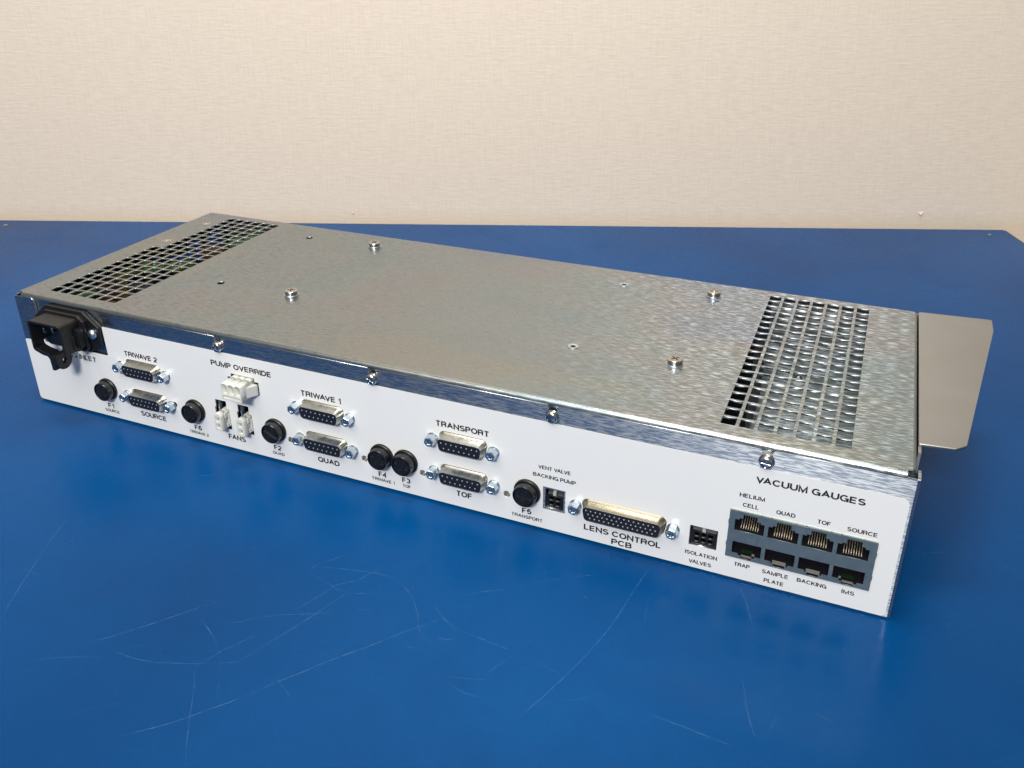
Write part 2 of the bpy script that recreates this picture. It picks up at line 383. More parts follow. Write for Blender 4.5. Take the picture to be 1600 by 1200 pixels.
def scatter_marks():
    mb = MB()
    traces = [(0.3,[(115.6,-84.3),(123.5,-102.8),(129.7,-115.5),(135.5,-127.4),(141.6,-138.3)]),(0.3,[(76.9,-72.3),(78.3,-75.3),(81.5,-79.7)]),(0.4,[(88.3,-88.8),(93.1,-88.0)]),(0.9,[(126.9,-76.7),(126.8,-74.6)]),(0.5,[(122.3,-82.9),(124.1,-80.0)]),(0.25,[(136.8,-28.9),(140.0,-31.8),(146.6,-31.2),(157.9,-25.1),(165.0,-19.2),(176.8,-12.2)]),(0.3,[(116.5,-61.2),(121.1,-59.7)]),(0.3,[(124.4,-29.0),(127.9,-27.2)]),(0.2,[(119.5,27.4),(119.8,27.1)]),(0.35,[(168.9,-100.2),(172.6,-94.0)]),(0.2,[(123.3,-120.6),(133.5,-120.5),(142.9,-120.7)]),(0.22,[(134.6,-125.4),(139.4,-134.8),(144.0,-142.7),(147.7,-148.5)]),(0.35,[(192.9,-142.8),(199.2,-136.8),(205.7,-129.0),(213.9,-118.8),(219.4,-111.2),(225.6,-103.5)]),(0.25,[(225.6,-103.5),(219.7,-104.4)]),(0.3,[(225.5,-113.9),(233.3,-117.1),(238.3,-120.0),(243.3,-123.3)]),(0.35,[(237.9,-112.4),(243.4,-108.8),(248.4,-104.3)]),(0.2,[(177.9,-159.9),(186.6,-155.0),(196.4,-150.2),(208.6,-146.0)]),(0.3,[(205.2,-142.7),(216.5,-142.6),(225.9,-141.0),(237.9,-136.8),(249.6,-131.4),(257.0,-127.7),(258.8,-123.9),(260.4,-119.7)]),(0.35,[(243.0,-137.1),(244.9,-131.6),(247.1,-125.5),(254.8,-112.5)]),(0.25,[(244.4,-137.7),(251.1,-146.3),(258.2,-156.5),(264.4,-164.8),(271.5,-173.4)]),(0.4,[(240.5,-173.3),(246.8,-168.0),(254.2,-161.0),(260.4,-153.8),(267.4,-145.3),(273.8,-136.9)]),(0.25,[(227.0,-186.5),(227.9,-192.9)]),(0.25,[(247.9,-68.3),(253.5,-66.1),(266.9,-62.4),(280.5,-59.3),(287.9,-58.9),(296.8,-61.3),(305.7,-67.6),(312.0,-75.2),(316.0,-82.3),(320.8,-86.2),(324.2,-86.8),(325.7,-89.5),(327.1,-94.1)]),(0.25,[(253.3,-71.0),(262.6,-73.0),(270.3,-75.5),(276.9,-75.3),(286.6,-72.2),(296.1,-67.2),(304.5,-60.3)]),(0.3,[(261.3,-93.3),(265.4,-83.5),(268.8,-73.4),(276.3,-66.4),(279.7,-59.4),(281.7,-54.1)]),(0.3,[(260.2,-119.5),(263.4,-111.9),(266.6,-104.1),(269.6,-95.6),(272.5,-86.5),(276.7,-73.7)]),(0.4,[(273.6,-136.6),(278.8,-129.4),(284.7,-121.6),(290.1,-113.9),(295.7,-107.1),(304.4,-96.4),(311.3,-87.0),(316.0,-81.6),(322.2,-74.2)]),(0.3,[(276.9,-127.6),(279.4,-129.6),(284.6,-132.1),(291.0,-135.8)]),(0.3,[(248.1,-104.0),(261.2,-96.6),(278.0,-88.5)]),(0.2,[(252.4,-74.7),(252.4,-65.8),(265.1,-48.5)]),(0.35,[(289.1,-93.1),(290.9,-91.9)]),(1.0,[(317.0,-93.7),(319.5,-92.9)]),(1.1,[(326.7,-84.4),(331.9,-82.8)]),(0.9,[(298.9,-34.3),(299.7,-32.5)]),(0.3,[(285.6,-83.8),(292.8,-79.7)]),(0.2,[(270.6,-110.8),(276.5,-110.1),(281.0,-107.4),(283.2,-103.6)]),(0.3,[(316.4,-67.5),(321.9,-72.1),(329.3,-76.2),(342.7,-77.5),(357.8,-78.8)]),(0.22,[(358.7,-80.8),(355.2,-89.2),(351.5,-96.6)]),(0.22,[(339.6,-101.1),(352.0,-97.5),(364.0,-93.3)]),(0.2,[(334.4,-106.2),(339.6,-103.8),(349.0,-105.9),(362.2,-104.9)]),(0.22,[(315.6,-62.9),(329.8,-53.1),(343.1,-44.1)]),(0.2,[(325.6,-16.7),(329.3,-26.6),(334.1,-37.4)]),(0.2,[(297.3,-107.9),(304.6,-108.0)]),(0.3,[(218.4,-61.4),(221.0,-59.8)]),(0.35,[(396.5,-7.9),(394.8,-19.3),(392.5,-41.3),(390.0,-55.4),(387.1,-67.0),(384.6,-75.7),(381.4,-86.0),(376.9,-98.6),(371.8,-111.8)]),(0.2,[(400.8,-24.0),(402.5,-32.6),(403.9,-45.3)]),(0.8,[(373.9,-36.7),(376.1,-36.7)]),(0.25,[(358.1,-79.4),(361.0,-75.4),(363.5,-68.9)]),(0.2,[(360.3,-79.2),(372.1,-80.7),(381.7,-82.9)]),(0.2,[(368.4,-103.8),(375.7,-100.9),(383.7,-96.2),(399.5,-85.7)]),(0.3,[(422.6,-42.7),(428.8,-44.8)]),(0.22,[(428.8,-44.8),(437.8,-48.1),(446.0,-51.5)]),(0.35,[(445.9,-55.0),(447.8,-57.8),(450.7,-68.3),(453.8,-77.3),(456.1,-82.2),(461.0,-82.4)]),(0.35,[(415.6,-87.5),(432.2,-88.5),(442.5,-89.4),(449.6,-89.7)]),(0.2,[(390.0,-84.2),(399.6,-85.9)]),(0.2,[(342.9,-43.5),(358.9,-31.3),(378.5,-18.6)]),(0.2,[(348.4,-23.6),(354.2,-28.9),(356.3,-36.7)]),(0.25,[(437.6,-3.7),(442.7,-14.5),(446.7,-26.2)]),(0.2,[(388.9,-95.3),(394.2,-98.6)]),(0.35,[(475.9,-62.6),(483.6,-65.6)]),(0.3,[(494.9,-36.5),(497.1,-39.8)]),(0.8,[(483.1,-24.9),(484.3,-24.1)]),(0.3,[(463.1,-70.4),(461.6,-74.5),(460.7,-80.3)]),(0.3,[(523.6,15.1),(526.6,12.2)]),(0.2,[(512.1,20.9),(523.6,17.0)]),(0.3,[(457.2,-55.5),(462.9,-56.9)]),(0.9,[(548.0,-14.8),(548.6,-14.9)]),(0.9,[(542.4,-33.0),(542.8,-33.1)]),(0.3,[(539.6,185.0),(543.2,176.1)]),(0.35,[(563.5,216.2),(568.4,205.3)]),(0.22,[(504.5,50.6),(532.1,61.5)]),(0.3,[(550.7,255.5),(553.8,252.6)]),(0.7,[(551.4,561.7),(555.0,551.3),(559.7,540.2)]),(0.7,[(570.6,505.0),(574.2,509.2)]),(0.8,[(498.1,510.1),(499.3,510.6)]),(0.2,[(168.2,-110.7),(169.8,-120.9)])]
    def ribbon(pts, w, z):
        P = [tloc(x, y) for x, y in pts]
        # densify with a slight wobble
        Q = []
        for a, b in zip(P, P[1:]):
            n = max(1, int((b-a).length/4))
            for k in range(n): Q.append(a.lerp(b, k/n) + Vector((random.uniform(-.12, .12), random.uniform(-.12, .12), 0)))
        Q.append(P[-1]); L = []; Rr = []
        for i, q in enumerate(Q):
            d = (Q[min(i+1, len(Q)-1)] - Q[max(i-1, 0)]); d.z = 0
            if d.length < 1e-6: d = Vector((1, 0, 0))
            d.normalize(); nrm = Vector((-d.y, d.x, 0))
            e = min(1, .35 + min(i, len(Q)-1-i)/3) * w * random.uniform(.25, .5)
            L.append((q.x+nrm.x*e, q.y+nrm.y*e, z)); Rr.append((q.x-nrm.x*e, q.y-nrm.y*e, z))
        mb.loft([L, Rr], closed=False)
    for k, (w, pts) in enumerate(traces): ribbon(pts, w*.95, .03 + .0004*k)
    z = .07
    for k in range(420):
        x = random.uniform(-100, 640); y = random.uniform(-230, 420) if random.random() < .4 else random.uniform(-230, 0)
        a = random.uniform(0, PI); l = random.choice([.5, .7, 1, 1.6, 2.4, 4])
        ribbon([(x, y), (x+l*math.cos(a), y+l*math.sin(a))], random.choice([.15, .2, .25, .45]), z + .0002*k)
    for k in range(90):
        x = random.uniform(0, 620); y = random.uniform(-230, -10); a = random.gauss(.5, .5); l = random.uniform(2, 18)
        b = a + random.uniform(-.3, .3)
        ribbon([(x, y), (x+l*math.cos(a), y+l*math.sin(a)), (x+l*(math.cos(a)+math.cos(b)), y+l*(math.sin(a)+math.sin(b)))], .08, z + .1 + .0002*k)
    return mb
obj('scratches', scatter_marks().mesh('scratches', 'scratch'), tb, kind='stuff')
# little grains and the screw near the far corner
for x, y, r in ((573.7, 585.5, 1.6), (-334.3, 246.8, 2.0)):
    q = tloc(x, y)
    mb = MB().lathe_z([(r*1.2, .0), (r*1.2, .25), (r*.9, .8), (r*.3, 1.0)], 0, 0, 9)
    obj('fixing_pin', mb.mesh('fixing_pin', 'springs', True), tb, tuple(q))

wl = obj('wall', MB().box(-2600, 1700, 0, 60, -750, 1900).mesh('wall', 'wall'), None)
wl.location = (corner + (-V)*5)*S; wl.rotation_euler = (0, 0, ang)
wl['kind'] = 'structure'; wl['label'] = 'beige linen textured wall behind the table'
for (x, z, s) in ((-80, 13, .5), (-640, 9, .3)):
    pts = []
    mb = MB()
    rows = []
    for i in range(7):
        t = i/6; rows.append([(x + (j/5-.5)*11*s*(1-t*.55), -.15 - 2.6*s*math.sin(t*PI*.55)*(.4+.6*math.sin(j/5*PI)), z + 5*s*(1-t) + .6*math.sin(j*1.9)) for j in range(6)])
    rows2 = [[(a, b+.5, c) for a, b, c in r] for r in rows]
    mb.loft(rows, closed=False); mb.loft(rows2, closed=False)
    obj('torn_paper_flake', mb.mesh('torn_paper_flake', 'wall', True), wl)

# ------------------------------------------------------------------ the unit
unit = bpy.data.objects.new('power_supply_unit', None); COL.objects.link(unit)
unit['label'] = 'long galvanised steel electronics unit with vented lid and white connector panel on blue table'
unit['category'] = 'electronics unit'
L, D, H = 498.8, 175.5, 72.5

screws_x = [152.2, 248.7, 344.9, 441.2]; SCZ = 64.8
dsub15 = [(93.9, 38.5, 'TRIWAVE 2'), (94.3, 19.0, 'SOURCE'), (216.6, 38.4, 'TRIWAVE 1'), (217.0, 19.0, 'QUAD'), (298.4, 38.2, 'TRANSPORT'), (298.4, 18.8, 'TOF')]
fuses = [(62.3, 20.0, 'F1'), (128.3, 19.9, 'F6'), (184.0, 20.0, 'F2'), (251.2, 20.1, 'F4'), (265.4, 20.1, 'F3'), (332.8, 20.0, 'F5')]
small_holes = [(112.9, 20.1), (193.1, 15.5), (240.0, 15.3), (274.8, 15.3), (321.8, 15.3)]
LENS = (381.2, 18.9)
def dshape(w, h, r, sl=math.tan(math.radians(10)), n=6):
    b = w/2 - h*sl
    return rounded([(-w/2, h/2), (-b, -h/2), (b, -h/2), (w/2, h/2)], r, n)
def off(poly, x, z): return [(a+x, b+z) for a, b in poly]

# --- front chassis plate
top = 70.2
outer = [(0, 0.0), (L, 0.0), (L, top)]
for sx in reversed(screws_x):
    x0, x1 = sx-2.2, sx+2.2
    outer += [(x1+.8, top), (x1, top-.8), (x1, 60.9), (x0, 60.9), (x0, top-.8), (x0-.8, top)]
outer += [(68.9, top), (68.5, 44.5)] + arc(66.5, 44.8, 2, 0, -90, 4) + arc(17.5, 44.8, 2, -90, -180, 4) + [(15.5, 68.0)] + arc(12.5, 68.0, 3, 0, 90, 5) + [(0, top)]
holes = []
for x, z, _ in dsub15: holes.append(off(dshape(27.6, 10.8, 3.2), x, z))
holes.append(off(dshape(42.0, 10.6, 3.2), *LENS))
for x, z, _ in fuses: holes.append(circle(x, z, 5.8, 20))
for x, z in small_holes: holes.append(circle(x, z, 1.9, 16))
pump_out = [(158.0, 38.8), (173.8, 38.8), (173.8, 39.6), (176.2, 39.6), (176.2, 47.4), (173.8, 47.4), (173.8, 49.6), (158.0, 49.6), (158.0, 47.4), (155.6, 47.4), (155.6, 39.6), (158.0, 39.6)]
fan_out = [(142.8, 12.5), (153.0, 12.5), (153.0, 25.7), (151.4, 25.7), (151.4, 30.5), (143.9, 30.5), (143.9, 25.7), (142.8, 25.7)]
fan2_out = off(fan_out, 15.4, 0)
holes_l = list(holes) + [pump_out, fan_out, fan2_out]
holes_c = list(holes) + [pump_out, fan_out, fan2_out, rect(341.7, 351.4, 13.0, 24.2), rect(412.3, 424.8, 12.7, 23.4), rect(429.0, 489.6, 11.6, 37.1)]
holes_l += [rect(340.8, 352.3, 12.0, 25.1), rect(412.2, 424.9, 12.6, 23.5), rect(428.9, 489.7, 11.5, 37.2)]
obj('front_plate', sheet('front_plate', 'chassis', outer, holes_c, 1.2, 'xz', .3), unit)
# label overlay
lab = rounded([(.4, .4), (497.9, .4), (497.9, 60.9), (67.6, 61.5), (68.0, 42.9), (16, 42.9), (0.4, 41.9)], [2.0, 2.0, 3.0, .3, 1.2, .3, .6])
lab_o = obj('label_panel', sheet('label_panel', 'label', lab, holes_l, .25, 'xz', 0.0), unit, label='white printed overlay with black lettering')

# --- chassis pan
mb = MB()
mb.box(0, 1.2, 1.65, D-.1, .25, 70.9)                      # left wall
mb.box(0, L+.9, D-1.3, D-.12, .25, 70.9)                  # rear wall
mb.box(.0, L, 3.0, D-1.4, -1.0, .2)                       # floor
mb.box(L+.05, L+1.25, 1.5, 8.4, .3, 70.2)                 # right return
obj('case_pan', mb.mesh('case_pan', 'inner'), unit)
mb = MB(); mb.prism_z([(L, .3), (L+.9, .55), (L+1.25, 1.5), (L, 1.5)], 0, 70.2)
obj('corner_bend', mb.mesh('corner_bend', 'chassis', True), unit)

# --- lid with vents
def cells(x0, px, nx, y0, py, ny, wx, wy, skip=lambda i, j: False):
    hs = []
    for i in range(nx):
        for j in range(ny):
            if skip(i, j): continue
            a, b = x0 + i*px, y0 + j*py
            hs.append(rounded(rect(a, a+wx, b, b+wy), .35, 1))
    return hs
vents = cells(17.4, 7.62, 7, 10.8, 7.87, 20, 6.5, 6.75, lambda i, j: i == 0 and j > 10)
vents += cells(418.9, 7.95, 7, 10.8, 7.87, 20, 6.45, 6.75)
hh = vents + [circle(106.2, 152.0, 2.4, 16), circle(105.7, 59.8, 2.4, 16), circle(334.8, 150.8, 1.6, 14), circle(334.5, 58.2, 1.6, 14)]
R_ = 2.2
lid = obj('lid', sheet('lid', 'cover', [(1.8, .9+R_), (L-1.9-.3, .9+R_), (L-1.9-.3, D-R_), (1.8, D-R_)], hh, 1.0, 'xy', H), unit)
mb = MB()
def fold(axis, c, z, r, t, sgn, a0, a1, drop):
    """quarter bend + flange; returns profile (outer, inner) as list of (h, z)"""
    n = 6
    o_ = [(c + sgn*r*math.sin(PI/2*k/n), z - r + r*math.cos(PI/2*k/n)) for k in range(n+1)] + [(c + sgn*r, z-drop)]
    i_ = [(c + sgn*(r-t), z-drop)] + [(c + sgn*(r-t)*math.sin(PI/2*k/n), z - r + (r-t)*math.cos(PI/2*k/n)) for k in range(n, -1, -1)]
    prof = o_ + i_
    if axis == 'x': mb.loft([[(a0, h, q) for h, q in prof], [(a1, h, q) for h, q in prof]], True, True)
    else: mb.loft([[(h, a0, q) for h, q in prof], [(h, a1, q) for h, q in prof]], True, True)
fold('x', .9+R_, H, R_, 1.1, -1, 4.6, L-4.0, 2.22)
mb.box(4.6, L-4.0, 1.62, 2.8, 40, 70.6)
fold('x', D-R_, H, R_, 1.2, 1, 3.5, L-3.0, 1.55)
fold('y', 1.8, H, 1.8, 1.2, -1, 4.6, D-3.5, 1.55)
fold('y', L-1.9-.3, H, 1.6, 1.1, 1, 4.6, D-3.0, 72)
obj('lid_flange', mb.mesh('lid_flange', 'cover', True, 50), unit)
# spot welds
for x, y in ((16.6, 150.8), (17.2, 109.8)):
    mb = MB().lathe_z([(3.2, 0), (3.1, .05), (1.5, .08), (1.3, .3), (.5, .38)], 0, 0, 16)
    obj('spot_weld', mb.mesh('spot_weld', 'nickel', True), unit, (x, y, H))
# flush threaded inserts
for x, y in ((334.8, 150.8), (334.5, 58.2)):
    mb = MB(); rings = [(3.0, 0), (2.9, .35), (2.0, .45), (1.35, .2), (1.3, -4)]
    mb.loft([[(r*math.cos(2*PI*i/20), r*math.sin(2*PI*i/20), z) for i in range(20)] for r, z in rings])
    obj('threaded_insert', mb.mesh('threaded_insert', 'zincbright', True), unit, (x, y, H))

# --- side bracket
br = rounded([(498.75, 175.4), (535.6, 178.6), (535.4, 163.1), (517.2, 32.6), (513.4, 28.6), (498.9, 27.0)], [1.5, 1, 1, 2, 1.5, .3])
b_o = obj('side_bracket', sheet('side_bracket', 'bracket', br, [], 1.3, 'xy', 72.0), unit, label='flat dull grey mounting tab folded out from the right end')
mb = MB().box(498.8, 500.0, 21.5, 173.0, 61, 70.6)
obj('bracket_leg', mb.mesh('bracket_leg', 'bracket'), b_o)

# --- screws
def cut(me, cutter_mb, mat):
    a = bpy.data.objects.new('a', me); b = bpy.data.objects.new('b', cutter_mb.mesh('b', mat))
    COL.objects.link(a); COL.objects.link(b)
    md = a.modifiers.new('x', 'BOOLEAN'); md.object = b; md.operation = 'DIFFERENCE'; md.solver = 'EXACT'
    r = eval_mesh(a, 'c'); bpy.data.objects.remove(a); bpy.data.objects.remove(b)
    finish(r, mat, True, 30); return r
# pan head, axis z, for the lid
def zhead(r, h, rnd):
    pr = [(r*.96, 0), (r, .25)] + [(r - rnd + rnd*math.cos(a), h - rnd + rnd*math.sin(a)) for a in [i*PI/2/5 for i in range(6)]] + [(r*.3, h+.12)]
    return MB().lathe_z(pr, 0, 0, 36)
cr = MB().box(-2.3, 2.3, -.45, .45, 1.1, 5)
cr2 = MB().box(-.45, .45, -2.3, 2.3, 1.1, 5)
hd = cut(zhead(3.9, 2.5, .7).mesh('screw_head', 'nickel', True), cr, 'nickel'); hd = cut(hd, cr2, 'nickel')
ws = MB().lathe_z([(4.3, 0), (4.35, .15), (4.35, .55), (4.2, .7), (2.0, .72)], 0, 0, 36).mesh('washer', 'zincbright', True)
for k, (x, y) in enumerate(((157.6, 60.4), (158.4, 153.4), (388.2, 153.4), (387.6, 58.6))):
    e = empty('lid_screw', unit, (x, y, H))
    obj('washer', ws, e); h_ = obj('screw_head', hd, e, (0, 0, .72)); h_.rotation_euler.z = (.4, 1.1, .2, .8)[k]
# front screws (axis -y)
hr, hh_ = 3.05, 2.1
pr = [(hr*.97, 0), (hr, -.3)] + [(hr - 1.3 + 1.3*math.cos(a), -(hh_ - 1.3 + 1.3*math.sin(a))) for a in [i*PI/2/6 for i in range(7)]] + [(.5, -hh_-.25)]
fm = MB().lathe_y(pr, 0, 0, 36).mesh('screw_head', 'nickel', True)
fm = cut(fm, MB().box(-2.0, 2.0, -5, -1.75, -.22, .22), 'nickel'); fm = cut(fm, MB().box(-.22, .22, -5, -1.75, -2.0, 2.0), 'nickel')
fw = MB().lathe_y([(3.3, 0), (3.35, -.2), (3.35, -.5), (3.2, -.6), (1.5, -.62)], 0, 0, 36).mesh('washer', 'nickel', True)
for k, x in enumerate(screws_x):
    e = empty('front_screw', unit, (x, .3, SCZ))
    obj('washer', fw, e); h_ = obj('screw_head', fm, e, (0, -.6, 0)); h_.rotation_euler.y = (.7, .5, 1.2, .1)[k]

# --- D connectors
def ring(w, h, r, y, n=6): return [(a, y, b) for a, b in dshape(w, h, r, n=n)]
def dsub_meshes(w, h, rows, smat='shell'):
    sh = MB().loft([ring(w+2.9, h+3.0, 3.0, 1.0), ring(w+2.9, h+3.0, 3.0, .2), ring(w+2.6, h+2.7, 2.9, -.15), ring(w+1.4, h+1.3, 2.6, -.5), ring(w+1.1, h+1.0, 2.6, -2.3), ring(w+.2, h+.2, 2.4, -2.8),
                    ring(w, h, 2.3, -4.6), ring(w-.25, h-.25, 2.2, -4.95), ring(w-.7, h-.7, 2.0, -4.95), ring(w-.9, h-.9, 1.9, -4.5)])
    sh = sh.mesh('shell', smat, True, 60)
    ins = MB().loft([ring(w-.75, h-.75, 1.9, -3.5), ring(w-.75, h-.75, 1.9, -4.78), ring(w-1.1, h-1.1, 1.7, -4.85)], False, True).mesh('insulator', 'blackmatt')
    ct = MB(); rec = MB()
    for x, z in rows:
        n = 10
        ct.loft([[(x+r*math.cos(2*PI*i/n), y, z+r*math.sin(2*PI*i/n)) for i in range(n)] for r, y in ((.36, -4.86), (.34, -4.95), (.18, -4.97), (.05, -4.98))])
    return sh, ins, ct.mesh('contacts', 'dot', True)
rows15 = [(-9.7 + 2.77*i, 1.42) for i in range(8)] + [(-8.31 + 2.77*i, -1.42) for i in range(7)]
rows44 = [(-16.9 + 2.30*i, 2.0) for i in range(15)] + [(-15.8 + 2.30*i, 0) for i in range(15)] + [(-14.9 + 2.30*i, -2.0) for i in range(14)]
m15 = dsub_meshes(24.5, 7.3, rows15)
m44 = dsub_meshes(38.4, 7.9, rows44, 'brass')
def hexring(r, y, n=6, ph=PI/6): return [(r*math.cos(2*PI*i/n+ph), y, r*math.sin(2*PI*i/n+ph)) for i in range(n)]
mb = MB()
mb.loft([hexring(2.85, .3), hexring(2.85, -4.6), hexring(2.6, -5.05)])
h6 = hexring(2.6, -5.05); n = 24
# annular face from the hexagon to the bore
cir = [(1.45*math.cos(2*PI*i/n+PI/6), -5.05, 1.45*math.sin(2*PI*i/n+PI/6)) for i in range(n)]
base = len(mb.v); mb.v += h6 + cir
for k in range(6):
    for j in range(4):
        mb.f.append((base+k, base+6+(k*4+j) % n, base+6+(k*4+j+1) % n))
    mb.f.append((base+k, base+6+(k*4+4) % n, base+(k+1) % 6))
mb.loft([[(r*math.cos(2*PI*i/n), y, r*math.sin(2*PI*i/n)) for i in range(n)] for r, y in ((1.45, -5.05), (1.2, -4.7), (1.15, -1.6), (.1, -1.2))])
mb.lathe_y([(3.1, .3), (3.1, -.35), (2.7, -.5)], 0, 0, 24)
mnut = mb.mesh('jack_screw', 'zincbright', True, 25)
def place_dsub(x, z, ms, half, word):
    e = empty('ribbon_connector', unit, (x, 0, z), None)
    e.name = 'serial_connector'
    e['label'] = 'metal shelled D-shaped socket marked ' + word
    obj('shell', ms[0], e); obj('insulator', ms[1], e); obj('contacts', ms[2], e, kind='stuff')
    for s in (-1, 1):
        j = obj('jack_screw', mnut, e, (s*half, 0, 0)); j.rotation_euler.y = random.uniform(-.5, .5)
for x, z, wd in dsub15: place_dsub(x, z, m15, 16.66, wd)
place_dsub(LENS[0], LENS[1], m44, 23.52, 'LENS CONTROL PCB')

# --- round fixing holes showing a plated boss
pm = MB().loft([[(r*math.cos(2*PI*i/18), y, r*math.sin(2*PI*i/18)) for i in range(18)] for r, y in ((1.88, .1), (1.8, 1.6), (1.1, 1.9), (.05, 2.0))]).mesh('fixing_boss', 'shell', True)
for x, z in small_holes: obj('fixing_boss', pm, unit, (x, 0, z))

# --- fuse holders
fl = MB().lathe_y([(6.9, 0), (6.9, -1.1), (6.5, -1.5), (5.7, -1.6)], 0, 0, 48).mesh('flange', 'black', True)
kb = MB().lathe_y([(5.6, -1.5), (5.55, -2.0), (5.8, -2.2), (5.85, -5.2), (5.65, -5.6), (5.3, -5.7), (5.0, -4.9), (4.8, -4.6)], 0, 0, 48)
for s in (-1, 1):
    poly = [(4.3*math.cos(math.radians(a)), 4.3*math.sin(math.radians(a))) for a in range(15, 166, 10)]
    kb.prism_y([(x, s*z*1.0) for x, z in poly], -4.4, -5.5)
rs = MB()
for k in range(9):
    a = math.radians(28 + k*15.5)
    for s in (-1, 1):
        c, d = math.cos(a), math.sin(a)*s
        p0 = Vector((c*2.5, 0, d*2.5)); p1 = Vector((c*3.7, 0, d*3.7)); q = Vector((-d, 0, c))*.2
        vs = [p0-q, p1-q, p1+q, p0+q]
        rs.add([(v.x, -5.45, v.z) for v in vs] + [(v.x, -5.8, v.z) for v in vs], [(0,1,2,3),(4,5,6,7),(0,1,5,4),(1,2,6,5),(2,3,7,6),(3,0,4,7)])
kb.add(rs.v, rs.f)
kb = kb.mesh('cap', 'cap', True)
tab = MB().box(-1.0, 1.0, -5.3, -2.2, 0, .8).mesh('grip_rib', 'black')
for x, z, wd in fuses:
    e = empty('fuse_holder', unit, (x, 0, z), 'round black screw-in fuse holder marked ' + wd)
    obj('flange', fl, e)
    c_ = obj('cap', kb, e); c_.rotation_euler.y = {'F1': .25, 'F6': .1, 'F2': .5, 'F4': .05, 'F3': -.05, 'F5': .08}[wd]

# --- pump override connector (nylon)
e = empty('pump_override_connector', unit, (166.0, 0, 44.0), 'white nylon six way socket')
x0, x1, z0, zt = -6.5, 6.5, -4.7, 4.3
r = (x1-x0)/6
outl = [(x0, z0), (x1, z0), (x1, zt)]
for k in (2, 1, 0):
    cx = x0 + r + 2*r*k
    outl += [(cx + r*math.cos(a)*.98, zt + r*.42*math.sin(a)) for a in [PI*i/8 for i in range(1, 8)]]
    if k: outl += [(cx - r, zt)]
outl += [(x0, zt)]
inn = []
for k in range(3):
    cx = x0 + r + 2*r*k
    h = [(cx - r*.82, -1.6), (cx + r*.82, -1.6)] + [(cx + r*.82*math.cos(a), zt - 1.0 + r*.7*math.sin(a)) for a in [PI*i/8 for i in range(0, 9)]]
    inn.append(h)
inn.append(rounded(rect(x0+1.0, x1-1.0, -3.9, -2.2), .4, 1))
body = sheet('housing', 'nylon', outl, inn, 8.0, 'xz', -10.5)
obj('housing', body, e)
mb = MB().prism_y(outl, -3.0, 2.0); mb.prism_z([(x1-.1, -.5), (x1+3.4, -.5), (x1+3.4, -1.5), (x1+.3, -6.3), (x1-.1, -6.3)], -3.6, 2.4)
mb.prism_z([(x0+.1, -.5), (x0-3.2, -.5), (x0-3.2, -1.2), (x0-.3, -5.5), (x0+.1, -5.5)], -3.6, 2.4)
obj('base', mb.mesh('base', 'nylon'), e)
# --- fan connectors
for dx in (0, 15.4):
    e = empty('fan_connector', unit, (149.4+dx, 0, 19.9), 'white nylon two way socket above FANS, ' + ('left one' if dx == 0 else 'right one'))
    outl = rounded([(-2.3, -5.3), (2.3, -5.3), (2.4, 4.0), (1.2, 5.6), (-1.0, 5.6), (-2.3, 4.2)], .4, 2)
    inn = [rounded(rect(-1.45, 1.35, .3, 3.2), .3, 1), rounded(rect(-1.45, 1.35, -4.0, -1.1), .3, 1)]
    obj('housing', sheet('housing', 'nylon', outl, inn, 4.5, 'xz', -6.3), e)
    mb = MB().prism_y(outl, -1.8, 6.0).box(2.35, 3.6, -.9, 5, -4.4, 3.4).box(2.2, 3.0, -3.2, 5, 1.6, 5.0).box(2.3, 3.1, -2.2, 5, -4.6, -2.2)
    obj('base', mb.mesh('base', 'nylon'), e, bevel=.15)
    obj('plated_catch', MB().box(-5.3, -4.6, 1.7, 4.5, -3, 9).mesh('plated_catch', 'zincbright'), e)
# --- recessed black power headers
def header(name, x, z, w, h, nx, lab_, zc, ch):
    e = empty(name, unit, (x, 0, z), lab_)
    outl = rect(-w/2, w/2, -h/2, h/2)
    cav = []
    pw = (w-3.2)/nx
    for i in range(nx):
        for j in range(2):
            cx = -(w-3.2)/2 + pw*(i+.5); cz = zc + (j-.5)*ch
            cav.append(rounded(rect(cx-pw*.40, cx+pw*.40, cz-ch*.40, cz+ch*.40), .35, 1))
    obj('rim', sheet('rim', 'black', outl, [rounded(rect(-w/2+.5, w/2-.5, -h/2+.4, h/2-.4), .4, 1)], 2.2, 'xz', .9), e)
    obj('face', sheet('face', 'black', rect(-w/2+.55, w/2-.55, -h/2+.42, zc+ch*1.05), cav, 3.0, 'xz', 1.3), e)
    obj('back', MB().box(-w/2, w/2, 8.0, 9.0, -h/2, h/2).box(-w/2, w/2, 1.5, 8.0, -h/2, -h/2+.3).mesh('back', 'blackmatt'), e)
    mb = MB().prism_x([(1.0, zc+ch*1.25), (.9, zc+ch*1.95), (2.6, zc+ch*2.1), (2.6, zc+ch*1.2)], -.75, .75)
    obj('latch', mb.mesh('latch', 'greylump'), e)
    mb = MB().prism_x([(2.4, zc+ch*1.06), (6.0, zc+ch*2.3), (7.0, zc+ch*2.3), (7, zc+ch*1.06)], -w/2+.9, w/2-.9)
    obj('shelf', mb.mesh('shelf', 'black'), e)
header('vent_valve_connector', 346.5, 18.6, 9.6, 11.1, 2, 'recessed black four way socket', -1.9, 2.9)
header('isolation_valve_connector', 418.55, 18.05, 12.4, 10.6, 3, 'recessed black six way socket', -1.4, 2.9)

